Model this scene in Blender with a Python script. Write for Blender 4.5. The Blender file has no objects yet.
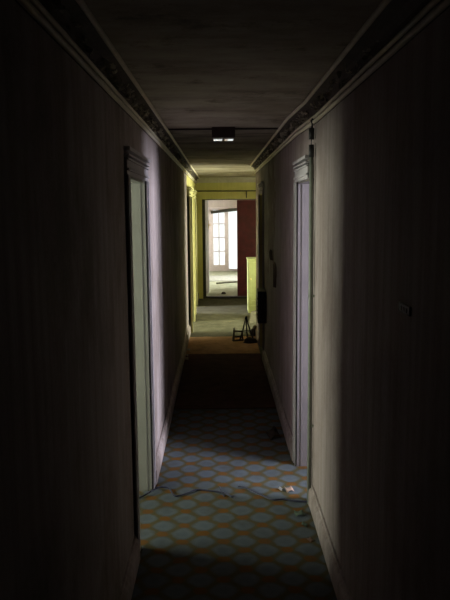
import bpy, bmesh, math, random
from mathutils import Vector, Matrix, noise as mnoise

random.seed(7)
S = bpy.context.scene
C = S.collection
PI = math.pi

# ------------------------------------------------------------------ helpers
def srgb(r, g, b):
    f = lambda c: (c / 12.92) if c <= 0.04045 else ((c + 0.055) / 1.055) ** 2.4
    return (f(r / 255), f(g / 255), f(b / 255), 1.0)

class MB:
    """collects shapes into one bmesh"""
    def __init__(self):
        self.bm = bmesh.new()
    def hexa(self, p):                       # 4 bottom points (ccw), 4 top points
        v = [self.bm.verts.new(q) for q in p]
        for f in ((3, 2, 1, 0), (4, 5, 6, 7), (0, 1, 5, 4), (1, 2, 6, 5), (2, 3, 7, 6), (3, 0, 4, 7)):
            self.bm.faces.new([v[i] for i in f])
        return self
    def box(self, x0, x1, y0, y1, z0, z1):
        return self.hexa([(x0, y0, z0), (x1, y0, z0), (x1, y1, z0), (x0, y1, z0),
                          (x0, y0, z1), (x1, y0, z1), (x1, y1, z1), (x0, y1, z1)])
    def slab(self, xa0, xa1, y0, xb0, xb1, y1, z0, z1):   # box whose x range differs at its two y ends
        return self.hexa([(xa0, y0, z0), (xa1, y0, z0), (xb1, y1, z0), (xb0, y1, z0),
                          (xa0, y0, z1), (xa1, y0, z1), (xb1, y1, z1), (xb0, y1, z1)])
    def sweep(self, rings, cap=True):        # list of rings with equal point counts
        R = [[self.bm.verts.new(p) for p in r] for r in rings]
        n = len(R[0])
        for a, b in zip(R, R[1:]):
            for i in range(n):
                j = (i + 1) % n
                self.bm.faces.new((a[i], a[j], b[j], b[i]))
        if cap:
            self.bm.faces.new(R[0][::-1]); self.bm.faces.new(R[-1])
        return self
    def tube(self, pts, r, n=10):
        pts = [Vector(p) for p in pts]
        rings = []
        up = Vector((0, 0, 1))
        for i, p in enumerate(pts):
            t = (pts[min(i + 1, len(pts) - 1)] - pts[max(i - 1, 0)]).normalized()
            a = t.cross(up)
            if a.length < 1e-3: a = t.cross(Vector((1, 0, 0)))
            a.normalize(); b = a.cross(t).normalized()
            rr = r[i] if isinstance(r, (list, tuple)) else r
            rings.append([p + a * math.cos(2 * PI * k / n) * rr + b * math.sin(2 * PI * k / n) * rr for k in range(n)])
        return self.sweep(rings)
    def grid(self, pts):                     # 2-D list of points -> sheet
        R = [[self.bm.verts.new(p) for p in row] for row in pts]
        for a, b in zip(R, R[1:]):
            for i in range(len(a) - 1):
                self.bm.faces.new((a[i], a[i + 1], b[i + 1], b[i]))
        return self
    def build(self, name, mat, parent=None, smooth=False, bevel=0, solid=0):
        bmesh.ops.recalc_face_normals(self.bm, faces=self.bm.faces)
        me = bpy.data.meshes.new(name); self.bm.to_mesh(me); self.bm.free()
        me.materials.append(mat)
        o = bpy.data.objects.new(name, me); C.objects.link(o)
        if parent is not None:
            o.parent = parent
            o.matrix_parent_inverse = Matrix.Translation(parent.location).inverted() if parent.type == 'EMPTY' else Matrix()
        if smooth:
            for p in me.polygons: p.use_smooth = True
        if solid:
            m = o.modifiers.new('solid', 'SOLIDIFY'); m.thickness = solid
        if bevel:
            m = o.modifiers.new('bevel', 'BEVEL'); m.width = bevel; m.segments = 2; m.limit_method = 'ANGLE'
        return o

def tag(o, label, cat, group=None, kind=None):
    o['label'] = label; o['category'] = cat
    if group: o['group'] = group
    if kind: o['kind'] = kind
    return o
def struct(o):
    o['kind'] = 'structure'; return o
def empty(name, loc):
    o = bpy.data.objects.new(name, None); C.objects.link(o); o.location = loc; o.empty_display_size = .1
    return o

# ------------------------------------------------------------------ materials
class N:
    def __init__(self, name, rough=.7, spec=.3):
        self.m = bpy.data.materials.new(name); self.m.use_nodes = True
        self.t = self.m.node_tree; self.L = self.t.links
        self.b = self.t.nodes['Principled BSDF']
        self.b.inputs['Roughness'].default_value = rough
        self.b.inputs['Specular IOR Level'].default_value = spec
        self.co = self.t.nodes.new('ShaderNodeTexCoord').outputs['Object']
    def node(self, ty, **kw):
        n = self.t.nodes.new(ty)
        for k, v in kw.items(): setattr(n, k, v)
        return n
    def link(self, a, b): self.L.new(a, b)
    def noise(self, scale=(1, 1, 1), s=5, det=6, rough=.6, off=(0, 0, 0)):
        mp = self.node('ShaderNodeMapping'); mp.inputs['Scale'].default_value = scale; mp.inputs['Location'].default_value = off
        self.link(self.co, mp.inputs['Vector'])
        n = self.node('ShaderNodeTexNoise'); n.inputs['Scale'].default_value = s
        n.inputs['Detail'].default_value = det; n.inputs['Roughness'].default_value = rough
        self.link(mp.outputs['Vector'], n.inputs['Vector'])
        return n.outputs['Fac']
    def ramp(self, fac, stops):
        r = self.node('ShaderNodeValToRGB'); e = r.color_ramp.elements
        while len(e) < len(stops): e.new(.5)
        for k, (p, c) in zip(e, stops):
            k.position = p; k.color = c if isinstance(c, tuple) else (c, c, c, 1)
        self.link(fac, r.inputs['Fac']); return r.outputs['Color']
    def mix(self, fac, a, b, mode='MIX'):
        n = self.node('ShaderNodeMix', data_type='RGBA', blend_type=mode)
        for sock, v in ((n.inputs['Factor'], fac), (n.inputs[6], a), (n.inputs[7], b)):
            if hasattr(v, 'is_linked'): self.link(v, sock)
            else: sock.default_value = v
        return n.outputs[2]
    def math(self, op, a, b=None):
        n = self.node('ShaderNodeMath', operation=op)
        for i, v in enumerate((a, b)):
            if v is None: continue
            if hasattr(v, 'is_linked'): self.link(v, n.inputs[i])
            else: n.inputs[i].default_value = v
        return n.outputs[0]
    def bump(self, h, strength=.3, dist=.01):
        n = self.node('ShaderNodeBump'); n.inputs['Strength'].default_value = strength; n.inputs['Distance'].default_value = dist
        self.link(h, n.inputs['Height']); self.link(n.outputs['Normal'], self.b.inputs['Normal'])
    def color(self, c):
        if hasattr(c, 'is_linked'): self.link(c, self.b.inputs['Base Color'])
        else: self.b.inputs['Base Color'].default_value = c
        return self

def simple(name, col, rough=.6, spec=.3, metal=0, var=.25, s=20, bump=.15):
    n = N(name, rough, spec); n.b.inputs['Metallic'].default_value = metal
    f = n.noise(s=s)
    dark = tuple(c * (1 - var) for c in col[:3]) + (1,)
    lite = tuple(min(1, c * (1 + var)) for c in col[:3]) + (1,)
    n.color(n.ramp(f, [(.3, dark), (.7, lite)]))
    if bump: n.bump(f, bump, .004)
    return n.m

def wall_mat(name, base, dark, stain, scale=1.0, amount=.55, bare=None):
    n = N(name, .8, .2)
    streak = n.noise((7, 7, .35), s=2.2 * scale, det=7, rough=.65)
    blot = n.noise((1, 1, .7), s=1.6, det=8, rough=.68, off=(3, 1, 4))
    c = n.ramp(streak, [(.32, dark), (.62, base)])
    c = n.mix(n.ramp(blot, [(.46, 0), (.62, amount)]), c, stain)
    if bare:                                  # plaster come away in one stretch of the wall
        sx = n.node('ShaderNodeSeparateXYZ'); n.link(n.co, sx.inputs[0])
        dy = n.math('ABSOLUTE', n.math('SUBTRACT', sx.outputs['Y'], bare[0]))
        dz = n.math('MULTIPLY', n.math('ABSOLUTE', n.math('SUBTRACT', sx.outputs['Z'], bare[1])), .8)
        k = n.math('ADD', n.math('MAXIMUM', dy, dz), n.math('MULTIPLY', n.math('SUBTRACT', n.noise(s=5, det=6), .5), 2.2))
        c = n.mix(n.ramp(k, [(bare[2], .85), (bare[2] + .06, 0)]), c, (.13, .065, .045, 1))
    fine = n.noise(s=60, det=3)
    c = n.mix(.25, c, n.ramp(fine, [(.3, dark), (.7, base)]))
    n.color(c); n.bump(n.noise(s=25, det=6), .25, .006)
    return n.m

M = {}
M['wall'] = wall_mat('stained wall paint', (.39, .335, .325, 1), (.235, .185, .17, 1), (.10, .072, .05, 1), amount=.75)
M['wall_right'] = wall_mat('stained right wall paint', (.38, .325, .315, 1), (.235, .185, .17, 1), (.14, .10, .085, 1), amount=.65, bare=(7.35, 1.75, .35))
M['hall'] = wall_mat('yellow green hall paint', (.56, .52, .21, 1), (.46, .43, .165, 1), (.34, .30, .12, 1), amount=.4)
M['room'] = wall_mat('pale room plaster', (.72, .69, .66, 1), (.62, .58, .55, 1), (.5, .45, .4, 1), amount=.4)
M['far_room'] = wall_mat('pale pinkish room plaster', (.56, .48, .43, 1), (.46, .40, .35, 1), (.36, .31, .24, 1), amount=.35)
M['trim'] = wall_mat('dirty white gloss trim', (.50, .47, .44, 1), (.40, .37, .34, 1), (.27, .23, .19, 1), amount=.4)
M['trim_lav'] = wall_mat('dirty lilac white trim', (.46, .43, .45, 1), (.38, .355, .37, 1), (.30, .26, .25, 1), amount=.35)
M['trim_hall'] = wall_mat('yellowed hall trim', (.56, .53, .26, 1), (.46, .43, .2, 1), (.34, .30, .13, 1), amount=.3)
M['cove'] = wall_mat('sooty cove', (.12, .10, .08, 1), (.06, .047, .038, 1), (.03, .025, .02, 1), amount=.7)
M['bead'] = wall_mat('gloss bead with edge light', (.80, .73, .58, 1), (.66, .6, .47, 1), (.30, .26, .2, 1), amount=.35)  # pale tone paints in the light the bead edges catch from below
M['bead'].node_tree.nodes['Principled BSDF'].inputs['Roughness'].default_value = .45
M['jamb'] = simple('grey green jamb paint', (.265, .262, .23, 1), .6, .25, var=.08, s=6)
M['jamb_lilac'] = simple('grey lilac jamb paint', (.125, .108, .112, 1), .6, .25, var=.08, s=6)
M['jamb_dark'] = simple('brownish olive jamb paint', (.16, .15, .07, 1), .6, .25, var=.1, s=6)
M['green'] = simple('pale green cabinet paint', (.30, .315, .125, 1), .5, .3, var=.12, s=14)
M['dark_wood'] = simple('dark red door paint', (.078, .005, .014, 1), .45, .35, var=.3, s=9)
M['black_metal'] = simple('blackened metal', (.018, .017, .018, 1), .5, .4, var=.3)
M['fixture'] = simple('dark brown fixture casing', (.025, .014, .014, 1), .5, .3, var=.2)
M['pipe'] = simple('grey green painted conduit', (.20, .215, .18, 1), .5, .35, var=.2)
M['cable'] = simple('dark blue cable sheath', (.03, .032, .055, 1), .5, .3, var=.15)
M['paper'] = simple('dirty white paper', (.26, .25, .23, 1), .8, .1, var=.15)
M['pink'] = simple('pinkish scrap', (.27, .19, .15, 1), .8, .1, var=.15)
M['rag'] = simple('dark rag', (.055, .042, .034, 1), .9, .1, var=.3)
M['mat'] = simple('faded dark mat', (.13, .12, .09, 1), .9, .1, var=.3)
M['board'] = simple('weathered board', (.10, .09, .06, 1), .8, .1, var=.25)
M['chip'] = simple('reddish plaster', (.16, .10, .075, 1), .8, .1, var=.2)
M['muntin'] = simple('grey muntin paint', (.75, .69, .69, 1), .5, .3, var=.1)
M['leaf'] = simple('dull green scrap', (.08, .11, .08, 1), .8, .1, var=.2)
M['flake'] = simple('peeling paint flakes', (.36, .33, .26, 1), .8, .15, var=.3)
M['peel'] = simple('dark peeling wallpaper', (.07, .045, .036, 1), .85, .1, var=.3)
M['brass'] = simple('brass latch', (.7, .52, .2, 1), .3, .5, metal=1, var=.1)
M['winframe'] = simple('pinkish white window paint', (.68, .60, .58, 1), .5, .3, var=.1)
M['rod'] = simple('dark curtain rod', (.06, .06, .045, 1), .5, .3, var=.2)
M['sheet'] = simple('dirty pale dust sheet', (.42, .42, .38, 1), .9, .1, var=.2)

def ceiling_mat():
    n = N('sooty ceiling boards', .85, .15)
    st = n.noise((.55, 1.3, 1), s=2.3, det=9, rough=.7)
    c = n.ramp(st, [(.36, (.20, .17, .135, 1)), (.5, (.36, .32, .26, 1)), (.64, (.46, .42, .33, 1))])
    bl = n.noise((1, 1, 1), s=3.6, det=10, rough=.75, off=(5, 2, 0))
    c = n.mix(n.ramp(bl, [(.55, 0), (.64, .75)]), c, (.095, .075, .055, 1))
    bl2 = n.noise((1, 1, 1), s=1.3, det=6, rough=.6, off=(1, 7, 0))
    c = n.mix(n.ramp(bl2, [(.5, 0), (.66, .5)]), c, (.16, .125, .085, 1))
    n.color(c); n.bump(n.noise(s=18, det=8), .3, .008); return n.m
M['ceiling'] = ceiling_mat()

def carpet_mat():
    n = N('blue and orange medallion carpet', .95, .05)
    sx = n.node('ShaderNodeSeparateXYZ'); n.link(n.co, sx.inputs[0])
    wob = n.noise(s=14, det=2)
    w = n.math('MULTIPLY', n.math('SUBTRACT', wob, .5), .03)
    X = n.math('ADD', sx.outputs['X'], w); Y = n.math('ADD', sx.outputs['Y'], w)
    # two staggered lattices of oval medallions, orange bows in the gaps of each column
    CW, CL = .228, .195
    def sq(op, val, k, a): return n.math('POWER', n.math('DIVIDE', n.math('ABSOLUTE', n.math(op, n.math('MULTIPLY', val, k))), a), 2.0)
    e1 = n.math('ADD', sq('SINE', X, PI / CW, .84), sq('SINE', Y, PI / CL, .95))
    e2 = n.math('ADD', sq('COSINE', X, PI / CW, .84), sq('COSINE', Y, PI / CL, .95))
    e = n.math('MULTIPLY', n.math('MINIMUM', e1, e2), .4)
    c = n.ramp(e, [(0.0, (.080, .098, .116, 1)), (.20, (.092, .110, .126, 1)), (.33, (.078, .086, .086, 1)), (.40, (.082, .070, .036, 1)), (.5, (.075, .066, .036, 1))])
    v = n.math('MULTIPLY', n.math('COSINE', n.math('MULTIPLY', X, 2 * PI / CW)), n.math('COSINE', n.math('MULTIPLY', Y, 2 * PI / CL)))
    c = n.mix(n.ramp(n.math('MULTIPLY', v, -1.0), [(.42, 0), (.72, 1)]), c, (.125, .060, .017, 1))
    dirt = n.noise(s=5, det=8, rough=.7)
    c = n.mix(n.ramp(dirt, [(.45, 0), (.75, .6)]), c, (.05, .045, .035, 1))
    pile = n.noise(s=300, det=2)
    c = n.mix(.3, c, n.ramp(pile, [(.2, (.05, .05, .05, 1)), (.8, (.4, .4, .4, 1))]), 'MULTIPLY') if False else c
    n.color(c); n.bump(pile, .5, .004); return n.m
M['carpet'] = carpet_mat()

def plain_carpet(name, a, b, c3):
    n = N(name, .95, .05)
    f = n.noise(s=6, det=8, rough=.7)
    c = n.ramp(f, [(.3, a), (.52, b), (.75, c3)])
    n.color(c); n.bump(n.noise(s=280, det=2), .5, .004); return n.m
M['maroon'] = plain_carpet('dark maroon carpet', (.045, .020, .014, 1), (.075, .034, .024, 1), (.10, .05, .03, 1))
M['brown'] = plain_carpet('worn orange brown carpet', (.20, .115, .06, 1), (.34, .195, .10, 1), (.40, .26, .14, 1))
M['concrete'] = plain_carpet('dusty hall floor', (.04, .036, .022, 1), (.07, .065, .042, 1), (.10, .095, .066, 1))
M['rubble_floor'] = plain_carpet('dusty far room floor', (.30, .32, .21, 1), (.46, .48, .35, 1), (.56, .56, .47, 1))

def lens_mat():
    n = N('glossy white lamp lens', .08, .8); n.color((.7, .7, .68, 1))
    n.b.inputs['Coat Weight'].default_value = .6; n.b.inputs['Coat Roughness'].default_value = .05
    return n.m
M['lens'] = lens_mat()
def glass_mat():
    m = bpy.data.materials.new('window glass'); m.use_nodes = True; t = m.node_tree
    t.nodes.remove(t.nodes['Principled BSDF'])
    tr = t.nodes.new('ShaderNodeBsdfTransparent'); tr.inputs[0].default_value = (.96, .98, .97, 1)
    gl = t.nodes.new('ShaderNodeBsdfGlossy'); gl.inputs['Roughness'].default_value = .03
    fr = t.nodes.new('ShaderNodeFresnel'); mx = t.nodes.new('ShaderNodeMixShader')
    t.links.new(fr.outputs[0], mx.inputs[0]); t.links.new(tr.outputs[0], mx.inputs[1]); t.links.new(gl.outputs[0], mx.inputs[2])
    t.links.new(mx.outputs[0], t.nodes['Material Output'].inputs[0]); return m
M['glass'] = glass_mat()

# ------------------------------------------------------------------ plan of the place (metres; camera stands near the origin, y runs down the corridor)
EYE, CEIL, TH = 1.835, 2.43, .11
END = 14.1
def XL(y):
    return -.467 if y <= 4.52 else -.467 - .012 * min(1, (y - 4.52) / 5.5)
def XR(y):
    if y <= 4.2: return .560
    if y <= 4.92: return .560 - .028 * (y - 4.2) / .72
    return .532 - .018 * min(1, (y - 4.92) / 4.8)
LA, LB = 3.74, 4.52          # near doorway, left
RA, RB = 4.32, 4.92          # near doorway, right
FA, FB = 10.30, 11.23        # first far doorway, left
GA, GB = 12.10, 12.95        # second far doorway, left
DA, DB = 8.45, 9.15          # closed doorway, right
HALL = 10.15                  # right wall ends here
DH = 2.0                     # door height

# floor and ceiling
struct(MB().box(-3.6, 3.7, -6.1, END + 6.4, -.12, 0).build('floor', M['concrete']))
struct(MB().box(-3.6, 3.7, -6.1, END + 6.4, CEIL, CEIL + .12).build('ceiling', M['ceiling']))
# board joint across the ceiling, with the conduit line to the lamp
struct(MB().box(-.45, .51, 5.55, 5.57, CEIL - .012, CEIL).build('trim_1', M['fixture']))
for k, y in enumerate((7.55, 9.9)):
    struct(MB().box(XL(y) + .02, XR(y) - .02, y, y + .012, CEIL - .004, CEIL).build('trim_%d' % (k + 2), M['ceiling']))

# ---- left wall
wl = MB()
def lseg(b, ya, yb, z0=0, z1=CEIL):
    b.slab(XL(ya) - TH, XL(ya), ya, XL(yb) - TH, XL(yb), yb, z0, z1)
lseg(wl, -6.0, LA); lseg(wl, LA, LB, DH); lseg(wl, LB, FA)
struct(wl.build('wall_left', M['wall']))
wl = MB()
lseg(wl, FA, FB, DH); lseg(wl, FB, GA); lseg(wl, GA, GB, DH); lseg(wl, GB, END)
struct(wl.build('wall_left_hall', M['hall']))
# ---- right wall
wr = MB()
def rseg(b, ya, yb, z0=0, z1=CEIL):
    b.slab(XR(ya), .67, ya, XR(yb), .67, yb, z0, z1)
rseg(wr, -6.0, 4.2); rseg(wr, 4.2, RA); rseg(wr, RA, RB, DH); rseg(wr, RB, DA); rseg(wr, DA, DB, DH); rseg(wr, DB, HALL)
struct(wr.build('wall_right', M['wall_right']))
struct(MB().box(-.6, .72, -6.1, -6.0, 0, CEIL).build('wall_back', M['wall']))
# alcove beyond the end of the right wall
wa = MB(); wa.box(.65, 1.9, HALL - .11, HALL, 0, CEIL); wa.box(1.8, 1.9, HALL, 10.5, 0, CEIL); wa.box(1.8, 1.9, 11.8, END, 0, CEIL); wa.box(1.8, 1.9, 10.5, 11.8, 0, .5); wa.box(1.8, 1.9, 10.5, 11.8, 1.6, CEIL)
struct(wa.build('wall_alcove', M['hall']))
# ---- end wall with the double door opening
OX0, OX1, OH = -.36, .80, 2.0
we = MB(); we.box(-2.1, OX0, END, END + .12, 0, CEIL); we.box(OX1, 2.4, END, END + .12, 0, CEIL); we.box(OX0, OX1, END, END + .12, OH, CEIL)
struct(we.build('wall_end', M['hall']))

# ---- side rooms (only their shell; daylight comes in through their windows)
def room(name, xi, xo, ya, yb, wy0, wy1, wz0, wz1):
    s = 1 if xo > xi else -1
    b = MB()
    lo, hi = min(xi, xo), max(xi, xo)
    b.box(lo, hi, ya - .1, ya, 0, CEIL); b.box(lo, hi, yb, yb + .1, 0, CEIL)
    x0, x1 = (xo, xo + .1) if s > 0 else (xo - .1, xo)
    b.box(x0, x1, ya - .1, wy0, 0, CEIL); b.box(x0, x1, wy1, yb + .1, 0, CEIL)
    b.box(x0, x1, wy0, wy1, 0, wz0); b.box(x0, x1, wy0, wy1, wz1, CEIL)
    return struct(b.build(name, M['room'])), (x0 + x1) / 2
def side_window(name, x, y0, y1, z0, z1):
    f = MB(); t = .045
    f.box(x - .03, x + .03, y0, y0 + t, z0, z1); f.box(x - .03, x + .03, y1 - t, y1, z0, z1)
    f.box(x - .03, x + .03, y0 + t, y1 - t, z0, z0 + t); f.box(x - .03, x + .03, y0 + t, y1 - t, z1 - t, z1)
    f.box(x - .02, x + .02, y0 + t, y1 - t, (z0 + z1) / 2 - .015, (z0 + z1) / 2 + .015)
    o = struct(f.build(name, M['winframe']))
    MB().box(x - .002, x + .002, y0 + t, y1 - t, z0 + t, z1 - t).build('pane', M['glass'], o)
def daylight(name, x, y0, y1, z0, z1, facing, power, col):
    l = bpy.data.lights.new(name, 'AREA'); l.shape = 'RECTANGLE'; l.size = z1 - z0; l.size_y = y1 - y0
    l.energy = power; l.color = col
    o = bpy.data.objects.new(name, l); C.objects.link(o)
    o.location = (x, (y0 + y1) / 2, (z0 + z1) / 2); o.rotation_euler = (0, -facing * PI / 2, 0)
    return o
W1 = (1.2, 4.9, .9, 2.1)
_, x = room('wall_room_left', -.568, -3.1, .8, 6.2, *W1); side_window('window_2', x, *W1)
daylight('daylight_left', x - .12, *W1, 1, 185, (.97, 1.0, .80))
W2 = (2.0, 4.28, .9, 2.1)
_, x = room('wall_room_right', .66, 3.1, 1.6, 6.2, *W2); side_window('window_3', x, *W2)
daylight('daylight_right', x + .12, *W2, -1, 470, (.86, .84, 1.0))
W3 = (9.9, 10.7, .9, 2.0)
_, x = room('wall_room_far_left', -.568, -3.1, 9.2, 11.7, *W3); side_window('window_4', x, *W3)
daylight('daylight_far_left', x - .12, *W3, 1, 480, (1.0, 1.0, .72))
W5 = (10.5, 11.8, .5, 1.6)
side_window('window_7', 1.85, *W5)
daylight('daylight_alcove', 1.98, *W5, -1, 150, (1.0, .98, .74))
W4 = (12.2, 12.8, .9, 2.0)
_, x = room('wall_room_end_left', -.568, -3.1, 11.9, 13.9, *W4); side_window('window_5', x, *W4)
daylight('daylight_end_left', x - .12, *W4, 1, 520, (.92, .9, 1.0))

# ---- far room behind the double door
FY = 20.1
fr = MB()
fr.box(-2.1, -2.0, END + .12, FY, 0, CEIL); fr.box(2.3, 2.4, END + .12, 16.4, 0, CEIL); fr.box(2.3, 2.4, 18.8, FY, 0, CEIL); fr.box(2.3, 2.4, 16.4, 18.8, 0, .6); fr.box(2.3, 2.4, 16.4, 18.8, 2.0, CEIL)
WX0, WX1, WZ1 = -.34, .98, 1.84
fr.box(-2.1, WX0, FY, FY + .15, 0, CEIL); fr.box(WX1, 2.4, FY, FY + .15, 0, CEIL); fr.box(WX0, WX1, FY, FY + .15, WZ1, CEIL)
struct(fr.build('wall_far_room', M['far_room']))
struct(MB().box(-2.0, 2.3, END + .12, FY, 0, .006).build('floor_far_room', M['rubble_floor']))
bb = MB(); bb.box(-2.0, WX0, FY - .02, FY, .006, .11); bb.box(WX1, 2.3, FY - .02, FY, .006, .11)
struct(bb.build('baseboard_far_room', M['winframe']))
side_window('window_6', 2.35, 16.4, 18.8, .6, 2.0)
daylight('daylight_far_room', 2.48, 16.4, 18.8, .6, 2.0, -1, 380, (1.0, .97, .9))
# french window: two casements
wn = struct(empty('window_1', (.3, FY + .06, 0)))
f = MB(); y0, y1 = FY + .02, FY + .10
f.box(WX0, WX0 + .05, y0, y1, 0, WZ1); f.box(WX1 - .05, WX1, y0, y1, 0, WZ1); f.box(WX0 + .05, WX1 - .05, y0, y1, WZ1 - .04, WZ1); f.box(WX0 + .05, WX1 - .05, y0, y1, 0, .03)
f.build('window_frame', M['winframe'], wn)
def casement(xa, xb, zb, muntins, stl, str_):
    f = MB(); y0, y1 = FY + .035, FY + .085
    f.box(xa, xa + stl, y0, y1, .03, WZ1 - .04); f.box(xb - str_, xb, y0, y1, .03, WZ1 - .04)
    f.box(xa + stl, xb - str_, y0, y1, .03, zb); f.box(xa + stl, xb - str_, y0, y1, WZ1 - .075, WZ1 - .04)
    o = f.build('casement', M['winframe'], wn)
    if muntins:
        m = MB(); xm = (xa + stl + xb - str_) / 2
        m.box(xm - .017, xm + .017, y0 + .01, y1 - .01, zb, WZ1 - .07)
        for k in (1, 2, 3):
            z = zb + (WZ1 - .075 - zb) * k / 4
            m.box(xa + stl, xb - str_, y0 + .01, y1 - .01, z - .016, z + .016)
        mo = m.build('muntins', M['muntin'], wn)
    g = MB(); g.box(xa + stl, xb - str_, FY + .058, FY + .062, zb, WZ1 - .075); g.build('pane', M['glass'], wn)
casement(WX0 + .05, .2, .18, True, .09, .075)
casement(.2, WX1 - .05, .06, False, .04, .05)
# slanting curtain rod over the window
rod = tag(empty('curtain_rod', (-.26, FY - .06, 1.745)), 'dark curtain rod hanging crooked over the bright glazed window', 'curtain rod')
MB().tube([(-.26, FY - .06, 1.70), (.3, FY - .06, 1.755), (.95, FY - .06, 1.82)], .042, 8).build('pole', M['rod'], rod, True)
for x, z in ((-.2, 1.706), (.86, 1.81)):
    MB().box(x - .012, x + .012, FY - .06, FY, z - .012, z + .012).build('bracket', M['rod'], rod)

# ---- daylight through the french window: portal for the overcast sky
def portal(x0, x1, z0, z1, y):
    l = bpy.data.lights.new('sky_portal', 'AREA'); l.shape = 'RECTANGLE'; l.size = x1 - x0; l.size_y = z1 - z0
    l.cycles.is_portal = True
    o = bpy.data.objects.new('sky_portal', l); C.objects.link(o); o.location = ((x0 + x1) / 2, y, (z0 + z1) / 2)
    o.rotation_euler = (-PI / 2, 0, 0)
portal(WX0, WX1, 0, WZ1, FY + .14)

# ------------------------------------------------------------------ cornices
def cornice(name, side, pts, mat):
    # profile: distance from wall, drop below ceiling
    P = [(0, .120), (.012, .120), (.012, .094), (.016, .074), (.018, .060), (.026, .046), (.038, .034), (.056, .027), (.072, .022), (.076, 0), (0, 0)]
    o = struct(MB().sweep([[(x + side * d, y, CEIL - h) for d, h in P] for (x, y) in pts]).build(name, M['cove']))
    for d, h, r in ((.014, .112, .0105), (.017, .087, .0085), (.077, .011, .0105)):
        MB().tube([(x + side * d, y, CEIL - h) for x, y in pts], r, 12).build('bead', mat, o, True)
    return o
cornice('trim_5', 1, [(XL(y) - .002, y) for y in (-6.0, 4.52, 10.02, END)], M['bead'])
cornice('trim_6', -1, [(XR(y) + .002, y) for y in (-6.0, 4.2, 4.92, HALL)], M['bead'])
# crown at the end wall
b = MB(); P = [(0, .105), (.012, .105), (.018, .09), (.03, .06), (.06, .03), (.075, .02), (.075, 0), (0, 0)]
b.sweep([[(x, END + .002 - d, CEIL - h) for d, h in P] for x in (-.5, 1.8)])
struct(b.build('trim_7', M['trim']))

# peeling paint hanging in the cove of the two cornices
def flakes(side, xf, ranges, label):
    b = MB()
    for (ya, yb, n) in ranges:
        for _ in range(n):
            y = random.uniform(ya, yb); d = random.uniform(.022, .052); h = .072 - (d - .022) * 1.2 + random.uniform(-.006, .01)
            c = Vector((xf(y) + side * d, y, CEIL - h))
            r = random.uniform(.004, .013)
            ax = Vector((random.uniform(-1, 1), random.uniform(-1, 1), random.uniform(-1, 1))).normalized()
            q = Matrix.Rotation(random.uniform(0, 6.28), 3, ax)
            g = []
            for i in (-1, 0, 1):
                g.append([c + q @ Vector((i * r, j * r * random.uniform(.6, 1.4), .35 * r * (i * i + random.uniform(-.3, .3)))) for j in (-1, 0, 1)])
            b.grid(g)
    o = b.build('paint_flakes', M['flake'], solid=.0012)
    return tag(o, label, 'peeling paint', kind='stuff')
flakes(1, XL, [(1.2, 2.2, 40), (2.2, 6, 150), (6, 11, 90)], 'curled peeling paint flakes in the cove above the left wall')
flakes(-1, XR, [(2.4, 4.2, 40), (4.35, 6.5, 170), (6.5, 9.7, 70)], 'curled peeling paint flakes in the cove above the right wall')

# ------------------------------------------------------------------ doorways
def doorway(name, side, xf, ya, yb, depth, mat, jmat, proj=.022, w=.10, near=True):
    """frame of an opening in a side wall; side = direction from the wall face into the corridor"""
    r = struct(empty(name, (xf(ya), ya, 0)))
    def bx(d0, d1, y0, y1, z0, z1, b):           # d = distance out of the wall face
        x = xf((ya + yb) / 2)
        p, q = x + side * d0, x + side * d1
        b.box(min(p, q), max(p, q), y0, y1, z0, z1)
    b = MB(); bx(-depth, .004, yb - .012, yb, 0, DH, b); bx(-depth * .9, -depth * .2, yb - .017, yb - .012, 0, DH - .012, b)
    b.build('far_jamb', jmat, r)
    b = MB(); bx(-depth, .004, ya, ya + .012, 0, DH, b); b.build('near_jamb', jmat, r)
    b = MB(); bx(-depth, .004, ya, yb, DH - .014, DH, b); b.build('head_jamb', jmat, r)
    for (y0, y1, nm) in ((yb, yb + w, 'architrave'), (ya - w, ya, 'architrave')):
        if y1 == ya and not near: continue
        b = MB(); bx(0, proj * .6, y0, y1, 0, DH, b)
        inner = y0 if y0 == yb else y1
        if y0 == yb:
            bx(0, proj, y0 + w * .62, y1, 0, DH, b); bx(0, proj * .85, y0, y0 + .018, 0, DH, b)
        else:
            bx(0, proj, y0, y1 - w * .62, 0, DH, b); bx(0, proj * .85, y1 - .018, y1, 0, DH, b)
        b.build(nm, mat, r)
    b = MB(); bx(0, proj * .7, ya - w if near else ya, yb + w, DH, DH + .085, b); b.build('frieze', mat, r)
    b = MB()
    for k, (d, z0, z1) in enumerate(((proj + .003, .02, .032), (proj + .002, .072, .082), (proj + .006, .092, .102), (proj + .010, .116, .136))):
        bx(0, d, (ya - w if near else ya) - .0, yb + w + .002 * k, DH + z0, DH + z1, b)
    b.build('head_moulding', mat, r, bevel=.002)
    return r
doorway('door_1', 1, XL, LA, LB, TH, M['trim_lav'], M['jamb'])
doorway('door_2', -1, lambda y: XR(RB), RA, RB, .11, M['trim_lav'], M['jamb_lilac'], proj=.022, near=False)
doorway('door_3', 1, XL, FA, FB, TH, M['trim_hall'], M['jamb_dark'], proj=.06, w=.08)
doorway('door_4', 1, XL, GA, GB, TH, M['trim_hall'], M['jamb_dark'], proj=.05, w=.08)
d5 = doorway('door_5', -1, XR, DA, DB, TH, M['trim'], M['hall'], w=.09)
MB().box(.60, .64, DA + .012, DB - .012, .01, DH - .014).build('door_leaf', M['dark_wood'], d5)

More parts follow.
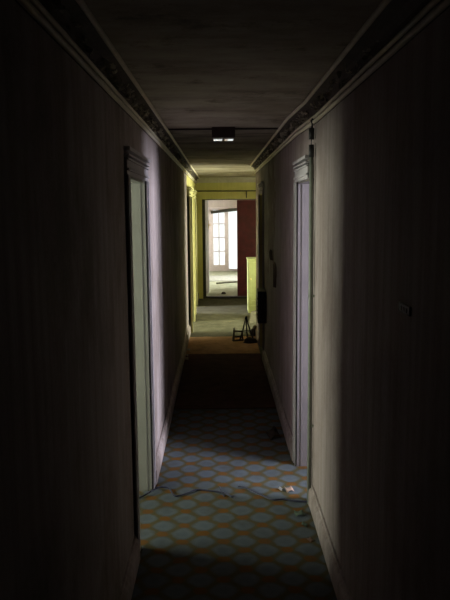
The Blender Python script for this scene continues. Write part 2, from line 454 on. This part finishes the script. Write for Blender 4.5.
# end door frame, door leaves
d6 = struct(empty('door_6', (OX0, END, 0)))
b = MB(); b.box(OX0 - .09, OX0, END - .02, END, 0, OH + .09); b.box(OX1, OX1 + .09, END - .02, END, 0, OH + .09); b.box(OX0, OX1, END - .02, END, OH, OH + .09)
b.build('architrave', M['hall'], d6)
b = MB(); b.box(OX0, OX0 + .06, END, END + .12, 0, OH); b.box(OX1 - .02, OX1, END, END + .12, 0, OH); b.box(OX0 + .06, OX1 - .02, END, END + .12, OH - .015, OH)
b.build('jamb', M['black_metal'], d6)
MB().box(OX0, OX1, END - .01, END + .13, 0, .035).build('threshold', M['black_metal'], d6)
def leaf(parent, x0, x1, y0, y1, along_x):
    b = MB(); b.box(x0, x1, y0, y1, .04, OH - .02)
    lf = b.build('door_leaf', M['dark_wood'], parent)
    p = MB()
    for z0, z1 in ((.18, .82), (.98, 1.82)):
        if along_x:
            xa, xb = x0 + .08, x1 - .08
            p.box(xa + .02, xb - .02, y0 - .008, y0, z0, z0 + .02); p.box(xa + .02, xb - .02, y0 - .008, y0, z1 - .02, z1)
            p.box(xa, xa + .02, y0 - .008, y0, z0, z1); p.box(xb - .02, xb, y0 - .008, y0, z0, z1)
            p.box(xa + .06, xb - .06, y0 - .006, y0, z0 + .06, z1 - .06)
        else:
            ya, yb = y0 + .08, y1 - .08
            p.box(x1, x1 + .008, ya, yb, z0, z0 + .02); p.box(x1, x1 + .008, ya, yb, z1 - .02, z1)
            p.box(x1, x1 + .008, ya, ya + .02, z0, z1); p.box(x1, x1 + .008, yb - .02, yb, z0, z1)
    p.build('panel_moulding', M['dark_wood'], parent)
    return lf
d7 = struct(empty('door_7', (OX1, END + .06, 0)))
leaf(d7, .34, OX1 - .022, END + .03, END + .07, True)
d8 = struct(empty('door_8', (OX0, END + .12, 0)))
b = MB(); b.slab(OX0 + .0, OX0 + .04, END + .125, OX0 + .075, OX0 + .115, END + .80, .04, OH - .02); b.build('door_leaf', M['trim'], d8)  # pale colour stands in for window light on the open leaf
b = MB(); b.slab(OX0 + .046, OX0 + .05, END + .2, OX0 + .108, OX0 + .112, END + .72, .2, .85); b.slab(OX0 + .046, OX0 + .05, END + .2, OX0 + .108, OX0 + .112, END + .72, 1.0, 1.8); b.build('panel', M['trim'], d8)
b = MB(); b.box(OX0 + .10, OX0 + .122, END + .70, END + .76, 1.38, 1.56); b.tube([(OX0 + .11, END + .73, 1.47), (OX0 + .155, END + .73, 1.47)], .013); b.build('latch', M['brass'], d8)

# ------------------------------------------------------------------ baseboards
def base_profile(x, side, y):
    return [(x, y, 0), (x + side * .028, y, 0), (x + side * .028, y, .095), (x + side * .022, y, .108), (x + side * .012, y, .115), (x + side * .010, y, .13), (x, y, .13)]
b = MB()
for ya, yb in ((-6.0, LA - .1), (LB + .1, FA - .08), (FB + .08, GA - .08), (GB + .08, END)):
    ys = [ya] + [y for y in (10.02,) if ya < y < yb] + [yb]
    b.sweep([base_profile(XL(y), 1, y) for y in ys])
struct(b.build('baseboard_left', M['wall']))
b = MB()
b.sweep([base_profile(XR(y), -1, y) for y in (-6.0, 4.2, RA - .05)])
for ya, yb in ((RB + .10, DA - .09), (DB + .09, HALL)):
    b.sweep([base_profile(XR(y), -1, y) for y in (ya, yb)])
struct(b.build('baseboard_right', M['wall']))

# ------------------------------------------------------------------ carpets
def carpet(name, ya, yb, mat, label, z=.008):
    b = MB(); ys = [ya, 3.8, 3.86, 4.51, 4.53, yb] if ya < 3.8 else [ya, yb]
    xl = lambda y: XL(y) + .03
    def xr(y): return XR(y) - .03
    rows = []
    n = max(2, int((yb - ya) / .08))
    for i in range(n + 1):
        y = ya + (yb - ya) * i / n
        x0, x1 = xl(y), xr(y)
        if LA < y < LB: x0 = XL(y) - .004
        if RA < y < RB: x1 = XR(y) - .008
        rag = .006 * mnoise.noise((y * 3, 1, 0))
        rows.append([(x0 + (x1 - x0) * k / 12, y + (.01 * mnoise.noise((k * .9, ya, 3)) if i in (0, n) else 0),
                      z + .003 * mnoise.noise((k * .7, y * 3, 0))) for k in range(13)])
    b.grid(rows)
    return tag(b.build(name, mat, solid=-.006 if False else .005), label, 'carpet')
carpet('patterned_carpet', -5.9, 6.31, M['carpet'], 'worn carpet with blue grey medallions and orange spots, nearest stretch of corridor')
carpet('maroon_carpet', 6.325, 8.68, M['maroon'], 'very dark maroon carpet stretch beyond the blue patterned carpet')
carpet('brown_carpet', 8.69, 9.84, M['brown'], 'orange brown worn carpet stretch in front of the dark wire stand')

struct(MB().box(-.60, XL(4) + .0, LA + .013, LB - .025, 0, .0085).build('floor_doorway_left', M['carpet']))
struct(MB().box(XR(RB) - .012, .69, RA + .013, RB - .025, 0, .0085).build('floor_doorway_right', M['carpet']))
# ------------------------------------------------------------------ ceiling lamp
lamp = tag(empty('ceiling_lamp', (.035, 5.57, CEIL)), 'dark box lamp with two white lenses on the ceiling', 'lamp')
b = MB(); b.box(-.055, .118, 5.45, 5.70, CEIL - .078, CEIL - .001); b.build('housing', M['fixture'], lamp, bevel=.004)
for x0, x1 in ((-.045, .024), (.038, .108)):
    b = MB(); b.box(x0, x1, 5.52, 5.66, CEIL - .084, CEIL - .077); b.build('lens', M['lens'], lamp, bevel=.002)

# ------------------------------------------------------------------ conduit at the near right doorway
pp = tag(empty('conduit_pipe', (.56, 4.28, 0)), 'vertical grey green pipe beside the right doorway, floor to cornice', 'pipe')
px, py = XR(4.28) - .024, 4.28
MB().tube([(px, py, .0), (px, py, 1.2), (px, py, 2.17)], .011, 12).build('pipe', M['pipe'], pp, True)
MB().tube([(px, py, 2.12), (px, py, 2.19)], .016, 12).build('coupling', M['black_metal'], pp, True)
MB().tube([(px, py, 2.22), (px, py, 2.285)], .016, 12).build('coupling', M['black_metal'], pp, True)
MB().tube([(px, py, 2.15), (px, py, 2.26), (px + .004, py, 2.31), (px - .004, py - .012, 2.325), (px + .01, py - .01, 2.34)], .006, 8).build('wire', M['black_metal'], pp, True)
for z in (.5, 1.3):
    MB().box(px - .0125, .562, py - .008, py + .008, z, z + .014).build('clip', M['pipe'], pp)

# ------------------------------------------------------------------ switch plate, near right wall
sw = tag(empty('switch_plate', (.56, 2.28, 1.53)), 'small black slotted plate on the bare right wall', 'switch')
MB().box(.552, .5605, 2.22, 2.34, 1.512, 1.540).build('plate', M['black_metal'], sw, bevel=.002)
for y in (2.24, 2.27, 2.30):
    MB().box(.549, .553, y, y + .014, 1.519, 1.533).build('rocker', M['fixture'], sw)

# ------------------------------------------------------------------ dark box on the right wall
hb = tag(empty('wall_heater', (.52, 8.17, .51)), 'dark metal box hanging low on the right wall near the corridor end', 'heater')
b = MB(); b.box(.420, XR(8.0) + .003, 8.0, 8.34, .51, .88); b.build('casing', M['black_metal'], hb, bevel=.008)
for k in range(6):
    z = .56 + k * .045
    MB().box(.414, .421, 8.03, 8.31, z, z + .018).build('louvre', M['fixture'], hb)
MB().box(.43, .51, 7.994, 8.001, .56, .83).build('side_plate', M['fixture'], hb)

# ------------------------------------------------------------------ green cabinet in the alcove
cb = tag(empty('cabinet', (.75, 12.3, 0)), 'pale yellow green cabinet standing in the alcove beside the dark red door', 'cabinet')
cx0, cx1, cy0, cy1, ch = .476, 1.05, 12.1, 12.55, .92
MB().box(cx0, cx1, cy0, cy1, .10, ch).build('body', M['green'], cb, bevel=.004)
MB().box(cx0 - .012, cx1 + .012, cy0 - .02, cy1, ch, ch + .028).build('top', M['green'], cb, bevel=.005)
MB().box(cx0 + .0, cx1, cy0 - .008, cy1, 0, .13).build('plinth', M['green'], cb, bevel=.003)
for xa, xb in ((cx0 + .015, cx0 + .28), (cx0 + .29, cx1 - .015)):
    b = MB(); b.box(xa, xa + .045, cy0 - .02, cy0, .16, ch - .03); b.box(xb - .045, xb, cy0 - .02, cy0, .16, ch - .03)
    b.box(xa + .045, xb - .045, cy0 - .02, cy0, .16, .22); b.box(xa + .045, xb - .045, cy0 - .02, cy0, ch - .09, ch - .03)
    b.box(xa + .045, xb - .045, cy0 - .008, cy0, .22, ch - .09)
    dr = b.build('door', M['green'], cb, bevel=.003)
    MB().tube([((xa + .03), cy0 - .02, .6), ((xa + .03), cy0 - .045, .6)], [.008, .014]).build('knob', M['brass'], dr, True)

# ------------------------------------------------------------------ clutter by the end of the right wall
st = tag(empty('wire_stand', (.30, 9.65, 0)), 'black wire stand with splayed legs lying before the green cabinet', 'stand')
apex = Vector((.345, 9.62, .33))
for dx, dy in ((-.09, -.10), (.10, -.08), (.02, .13)):
    MB().tube([apex, apex + Vector((dx * .5, dy * .5, -.17)), Vector((apex.x + dx, apex.y + dy, .024))], .010, 8).build('leg', M['black_metal'], st, True)
b = MB()
ring = [apex + Vector((.065 * math.cos(a), .065 * math.sin(a), -.2)) for a in [k * PI / 8 for k in range(17)]]
b.tube(ring, .006, 6); b.build('ring', M['black_metal'], st, True)
MB().tube([apex + Vector((0, 0, -.035)), apex + Vector((0, 0, .01))], [.022, .014], 10).build('cap', M['black_metal'], st, True)

ch_ = tag(empty('broken_crate', (.23, 9.62, .01)), 'collapsed dark wooden crate frame left of the wire stand', 'crate')
for i, (p, q) in enumerate((((.16, 9.45, .03), (.30, 9.50, .03)), ((.16, 9.45, .03), (.165, 9.72, .03)), ((.30, 9.50, .03), (.29, 9.75, .03)), ((.165, 9.72, .03), (.29, 9.75, .03)),
                            ((.17, 9.46, .02), (.175, 9.47, .17)), ((.295, 9.51, .02), (.285, 9.52, .15)), ((.175, 9.71, .02), (.18, 9.7, .16)), ((.17, 9.47, .16), (.29, 9.52, .145)), ((.175, 9.47, .165), (.18, 9.7, .155)))):
    MB().tube([p, q], .012, 4).build('slat', M['rag'], ch_)

def lump(name, c, r, h, mat, label, cat, sd=0, group=None):
    bm = bmesh.new(); bmesh.ops.create_icosphere(bm, subdivisions=3, radius=1)
    for v in bm.verts:
        k = 1 + .35 * mnoise.noise(v.co * 1.7 + Vector((sd, 0, 0))) + .18 * mnoise.noise(v.co * 4 + Vector((0, sd, 0)))
        v.co = Vector((v.co.x * r[0] * k, v.co.y * r[1] * k, max(-.02, v.co.z * h * k) if v.co.z < 0 else v.co.z * h * k))
        v.co.z = max(v.co.z, 0)
    b = MB(); b.bm.free(); b.bm = bm
    o = b.build(name, mat, smooth=True); o.location = c
    return tag(o, label, cat, group)
lump('rag_heap', (.475, 9.93, .0), (.07, .10), .14, M['rag'], 'crumpled black rag heap just past the right wall end', 'rag', 3)
lump('rag_bundle', (.40, 9.37, .013), (.10, .05), .075, M['rag'], 'small dark rag bundle in front of the wire stand', 'rag', 9)
# leaning board
b = MB(); b.hexa([(.44, 11.0, .0), (.62, 11.25, .0), (.63, 11.23, .0), (.45, 10.98, .0), (.50, 11.55, .11), (.68, 11.8, .11), (.69, 11.78, .11), (.51, 11.53, .11)])
bmesh.ops.translate(b.bm, verts=b.bm.verts, vec=(0, 0, .002))
tag(b.build('loose_board', M['board'], bevel=.002), 'pale loose board lying at the foot of the green cabinet', 'board')

# ------------------------------------------------------------------ cables on the carpet
def curve_pts(ctrl, n=8):
    c = [Vector(p) for p in ctrl]; out = []
    c = [c[0] * 2 - c[1]] + c + [c[-1] * 2 - c[-2]]
    for i in range(1, len(c) - 2):
        p0, p1, p2, p3 = c[i - 1:i + 3]
        for k in range(n):
            t = k / n
            out.append(.5 * ((2 * p1) + (p2 - p0) * t + (2 * p0 - 5 * p1 + 4 * p2 - p3) * t * t + (3 * p1 - p0 - 3 * p2 + p3) * t ** 3))
    out.append(c[-2]); return out
zf = .0172
cab = tag(empty('cable', (-.2, 4.45, .01)), 'dark blue cable looping across the patterned carpet from the left doorway', 'cable')
MB().tube(curve_pts([(-.60, 4.40, zf), (-.53, 4.38, zf), (-.45, 4.46, .03), (-.41, 4.50, .034), (-.35, 4.50, zf + .006), (-.31, 4.40, zf), (-.25, 4.42, zf), (-.17, 4.49, zf), (-.08, 4.47, zf), (0.0, 4.44, zf), (.06, 4.37, zf)]), .0055, 8).build('wire', M['cable'], cab, True)
MB().tube(curve_pts([(-.02, 4.53, zf), (-.015, 4.47, zf + .008), (.0, 4.41, zf), (.01, 4.38, zf)]), .004, 8).build('branch_wire', M['cable'], cab, True)
cab2 = tag(empty('cable', (.3, 4.4, .01)), 'dark blue cable end trailing to the vertical pipe at the right', 'cable')
MB().tube(curve_pts([(.10, 4.54, zf), (.16, 4.50, zf), (.24, 4.40, zf), (.31, 4.325, zf), (.38, 4.33, zf), (.45, 4.30, zf), (.55, 4.285, zf)]), .0055, 8).build('wire', M['cable'], cab2, True)

# ------------------------------------------------------------------ scraps
def scrap(name, c, sx, sy, mat, label, cat, rz=0, curl=.5, sd=0, group=None, z=.0095):
    g = []
    for i in range(5):
        row = []
        for j in range(5):
            u, v = (i - 2) / 2, (j - 2) / 2
            row.append((u * sx * (1 + .25 * mnoise.noise((u, v, sd))), v * sy * (1 + .25 * mnoise.noise((v, u, sd + 5))),
                        .003 + curl * sx * (.6 * u * u * v + .35 * abs(mnoise.noise((u * 2, v * 2, sd))))))
        g.append(row)
    mz = min(p[2] for r in g for p in r)
    g = [[(p[0], p[1], p[2] - mz) for p in r] for r in g]
    o = MB().grid(g).build(name, mat, smooth=True, solid=.001)
    o.location = (c[0], c[1], z); o.rotation_euler = (0, 0, rz)
    return tag(o, label, cat, group)
scrap('paper_scrap', (.43, 4.47), .026, .022, M['pink'], 'crumpled pinkish paper scrap beside the right doorway', 'scrap', .4, .8, 1)
scrap('paper_scrap', (.375, 4.49), .014, .014, M['paper'], 'tiny whitish scrap left of the pinkish paper', 'scrap', 1.0, .9, 4)
scrap('dark_scrap', (.40, 5.52), .06, .045, M['rag'], 'small black curled scrap on carpet near the right wall', 'scrap', .7, 1.0, 2)
scrap('green_scrap', (.455, 4.12), .028, .022, M['leaf'], 'dull green scrap on carpet just below the cable end', 'scrap', .2, .7, 6)
scrap('green_scrap', (.47, 3.98), .02, .018, M['leaf'], 'smaller dull green scrap closest to the right baseboard', 'scrap', 1.2, .7, 8)
scrap('plaster_chip', (.48, 3.80), .014, .016, M['chip'], 'reddish plaster chip on the dark near carpet', 'scrap', .6, .6, 11)
for k, (x, y, s) in enumerate(((-.425, 8.95, .03), (-.427, 8.62, .024), (-.424, 8.42, .034))):
    scrap('plaster_chip', (x, y), s * .6, s * 2, M['paper'], ['farthest of three white chips along the left baseboard', 'middle of three white chips along the left baseboard', 'nearest of three white chips along the left baseboard'][k],
          'scrap', .1, .6, 20 + k, 'white chips by the left baseboard')
# far room clutter
g = []
for i in range(15):
    row = []
    for j in range(9):
        u, v = i / 14, j / 8
        row.append((-1.0 + u * 1.7, 17.0 + v * 1.5 + .25 * math.sin(u * 3), .012 + .10 * max(0, mnoise.noise((u * 4, v * 3, 2)) + .25) * math.sin(PI * v) * math.sin(PI * u)))
    g.append(row)
tag(MB().grid(g).build('dust_sheet', M['sheet'], smooth=True, solid=.003), 'rumpled grey dust sheet on the bright room floor', 'sheet')
b = MB(); b.tube(curve_pts([(-.1, 16.55, .04), (.2, 16.7, .045), (.6, 16.95, .04), (1.2, 17.0, .04)]), .022, 6)
tag(b.build('rolled_mat', M['mat'], smooth=True), 'dark rolled mat lying on the floor behind the double door', 'mat')
lump('rubble_lump', (.06, 14.75, .006), (.05, .05), .05, M['rag'], 'small dark lump on the floor just past the threshold', 'rubble', 14)

# ------------------------------------------------------------------ conduit line over the end door
cd = tag(empty('wall_conduit', (.1, END - .01, 2.16)), 'thin dark conduit running above the dark red end door', 'conduit')
MB().tube([(-.49, END - .01, 2.165), (.4, END - .01, 2.158), (1.7, END - .01, 2.16)], .012, 8).build('run', M['rod'], cd, True)
MB().tube([(.53, END - .03, 2.16), (.53, END - .03, 2.02)], .010, 8).build('drop', M['rod'], cd, True)

# ------------------------------------------------------------------ peeling wallpaper on the right wall
def peel(y0, z0, pts, label):
    b = MB(); rows = []
    for (dy, dz, w, d) in pts:
        rows.append([(XR(y0) + .001 - d * (.2 + .8 * t), y0 + dy + (t - .5) * w, z0 + dz) for t in (0, .33, .66, 1)])
    b.grid(rows)
    return tag(b.build('peeling_wallpaper', M['peel'], smooth=True, solid=.0015), label, 'wallpaper', 'peeling strips on the right wall')
peel(7.3, 1.40, [(.0, 0, .30, 0), (-.05, -.03, .26, .02), (-.16, -.05, .16, .03), (-.26, -.09, .06, .03)], 'upper dark curl of wallpaper hanging off the right wall')
peel(6.75, 1.28, [(.1, .03, .10, 0), (.0, -.0, .2, .02), (-.08, -.07, .13, .03), (-.07, -.20, .05, .03)], 'lower dark curl of wallpaper hanging off the right wall')

# ------------------------------------------------------------------ sky, camera, view
w = bpy.data.worlds.new('overcast'); S.world = w; w.use_nodes = True
bg = w.node_tree.nodes['Background']; bg.inputs[0].default_value = (.96, .98, 1.0, 1); bg.inputs[1].default_value = 1.05

F = 686.0
d = Vector((220 - 225, 300 - 207.5, -F)).normalized()          # corridor direction in camera space
r = Vector((1, .0093, 0)); r = (r - d * r.dot(d)).normalized()
u = r.cross(d)
R = Matrix((r, d, u))                                        # camera axes -> world
cam = bpy.data.cameras.new('camera'); co = bpy.data.objects.new('camera', cam); C.objects.link(co)
cam.sensor_fit = 'VERTICAL'; cam.sensor_height = 36; cam.lens = F / 600 * 36; cam.clip_start = .02
co.matrix_world = Matrix.Translation((0, .23, EYE)) @ R.to_4x4()
S.camera = co
S.view_settings.view_transform = 'Standard'; S.view_settings.look = 'None'
S.view_settings.exposure = .45; S.view_settings.gamma = 1; S.view_settings.use_curve_mapping = False
S.cycles.max_bounces = 10; S.cycles.diffuse_bounces = 7; S.cycles.transparent_max_bounces = 12
S.cycles.sample_clamp_indirect = 6
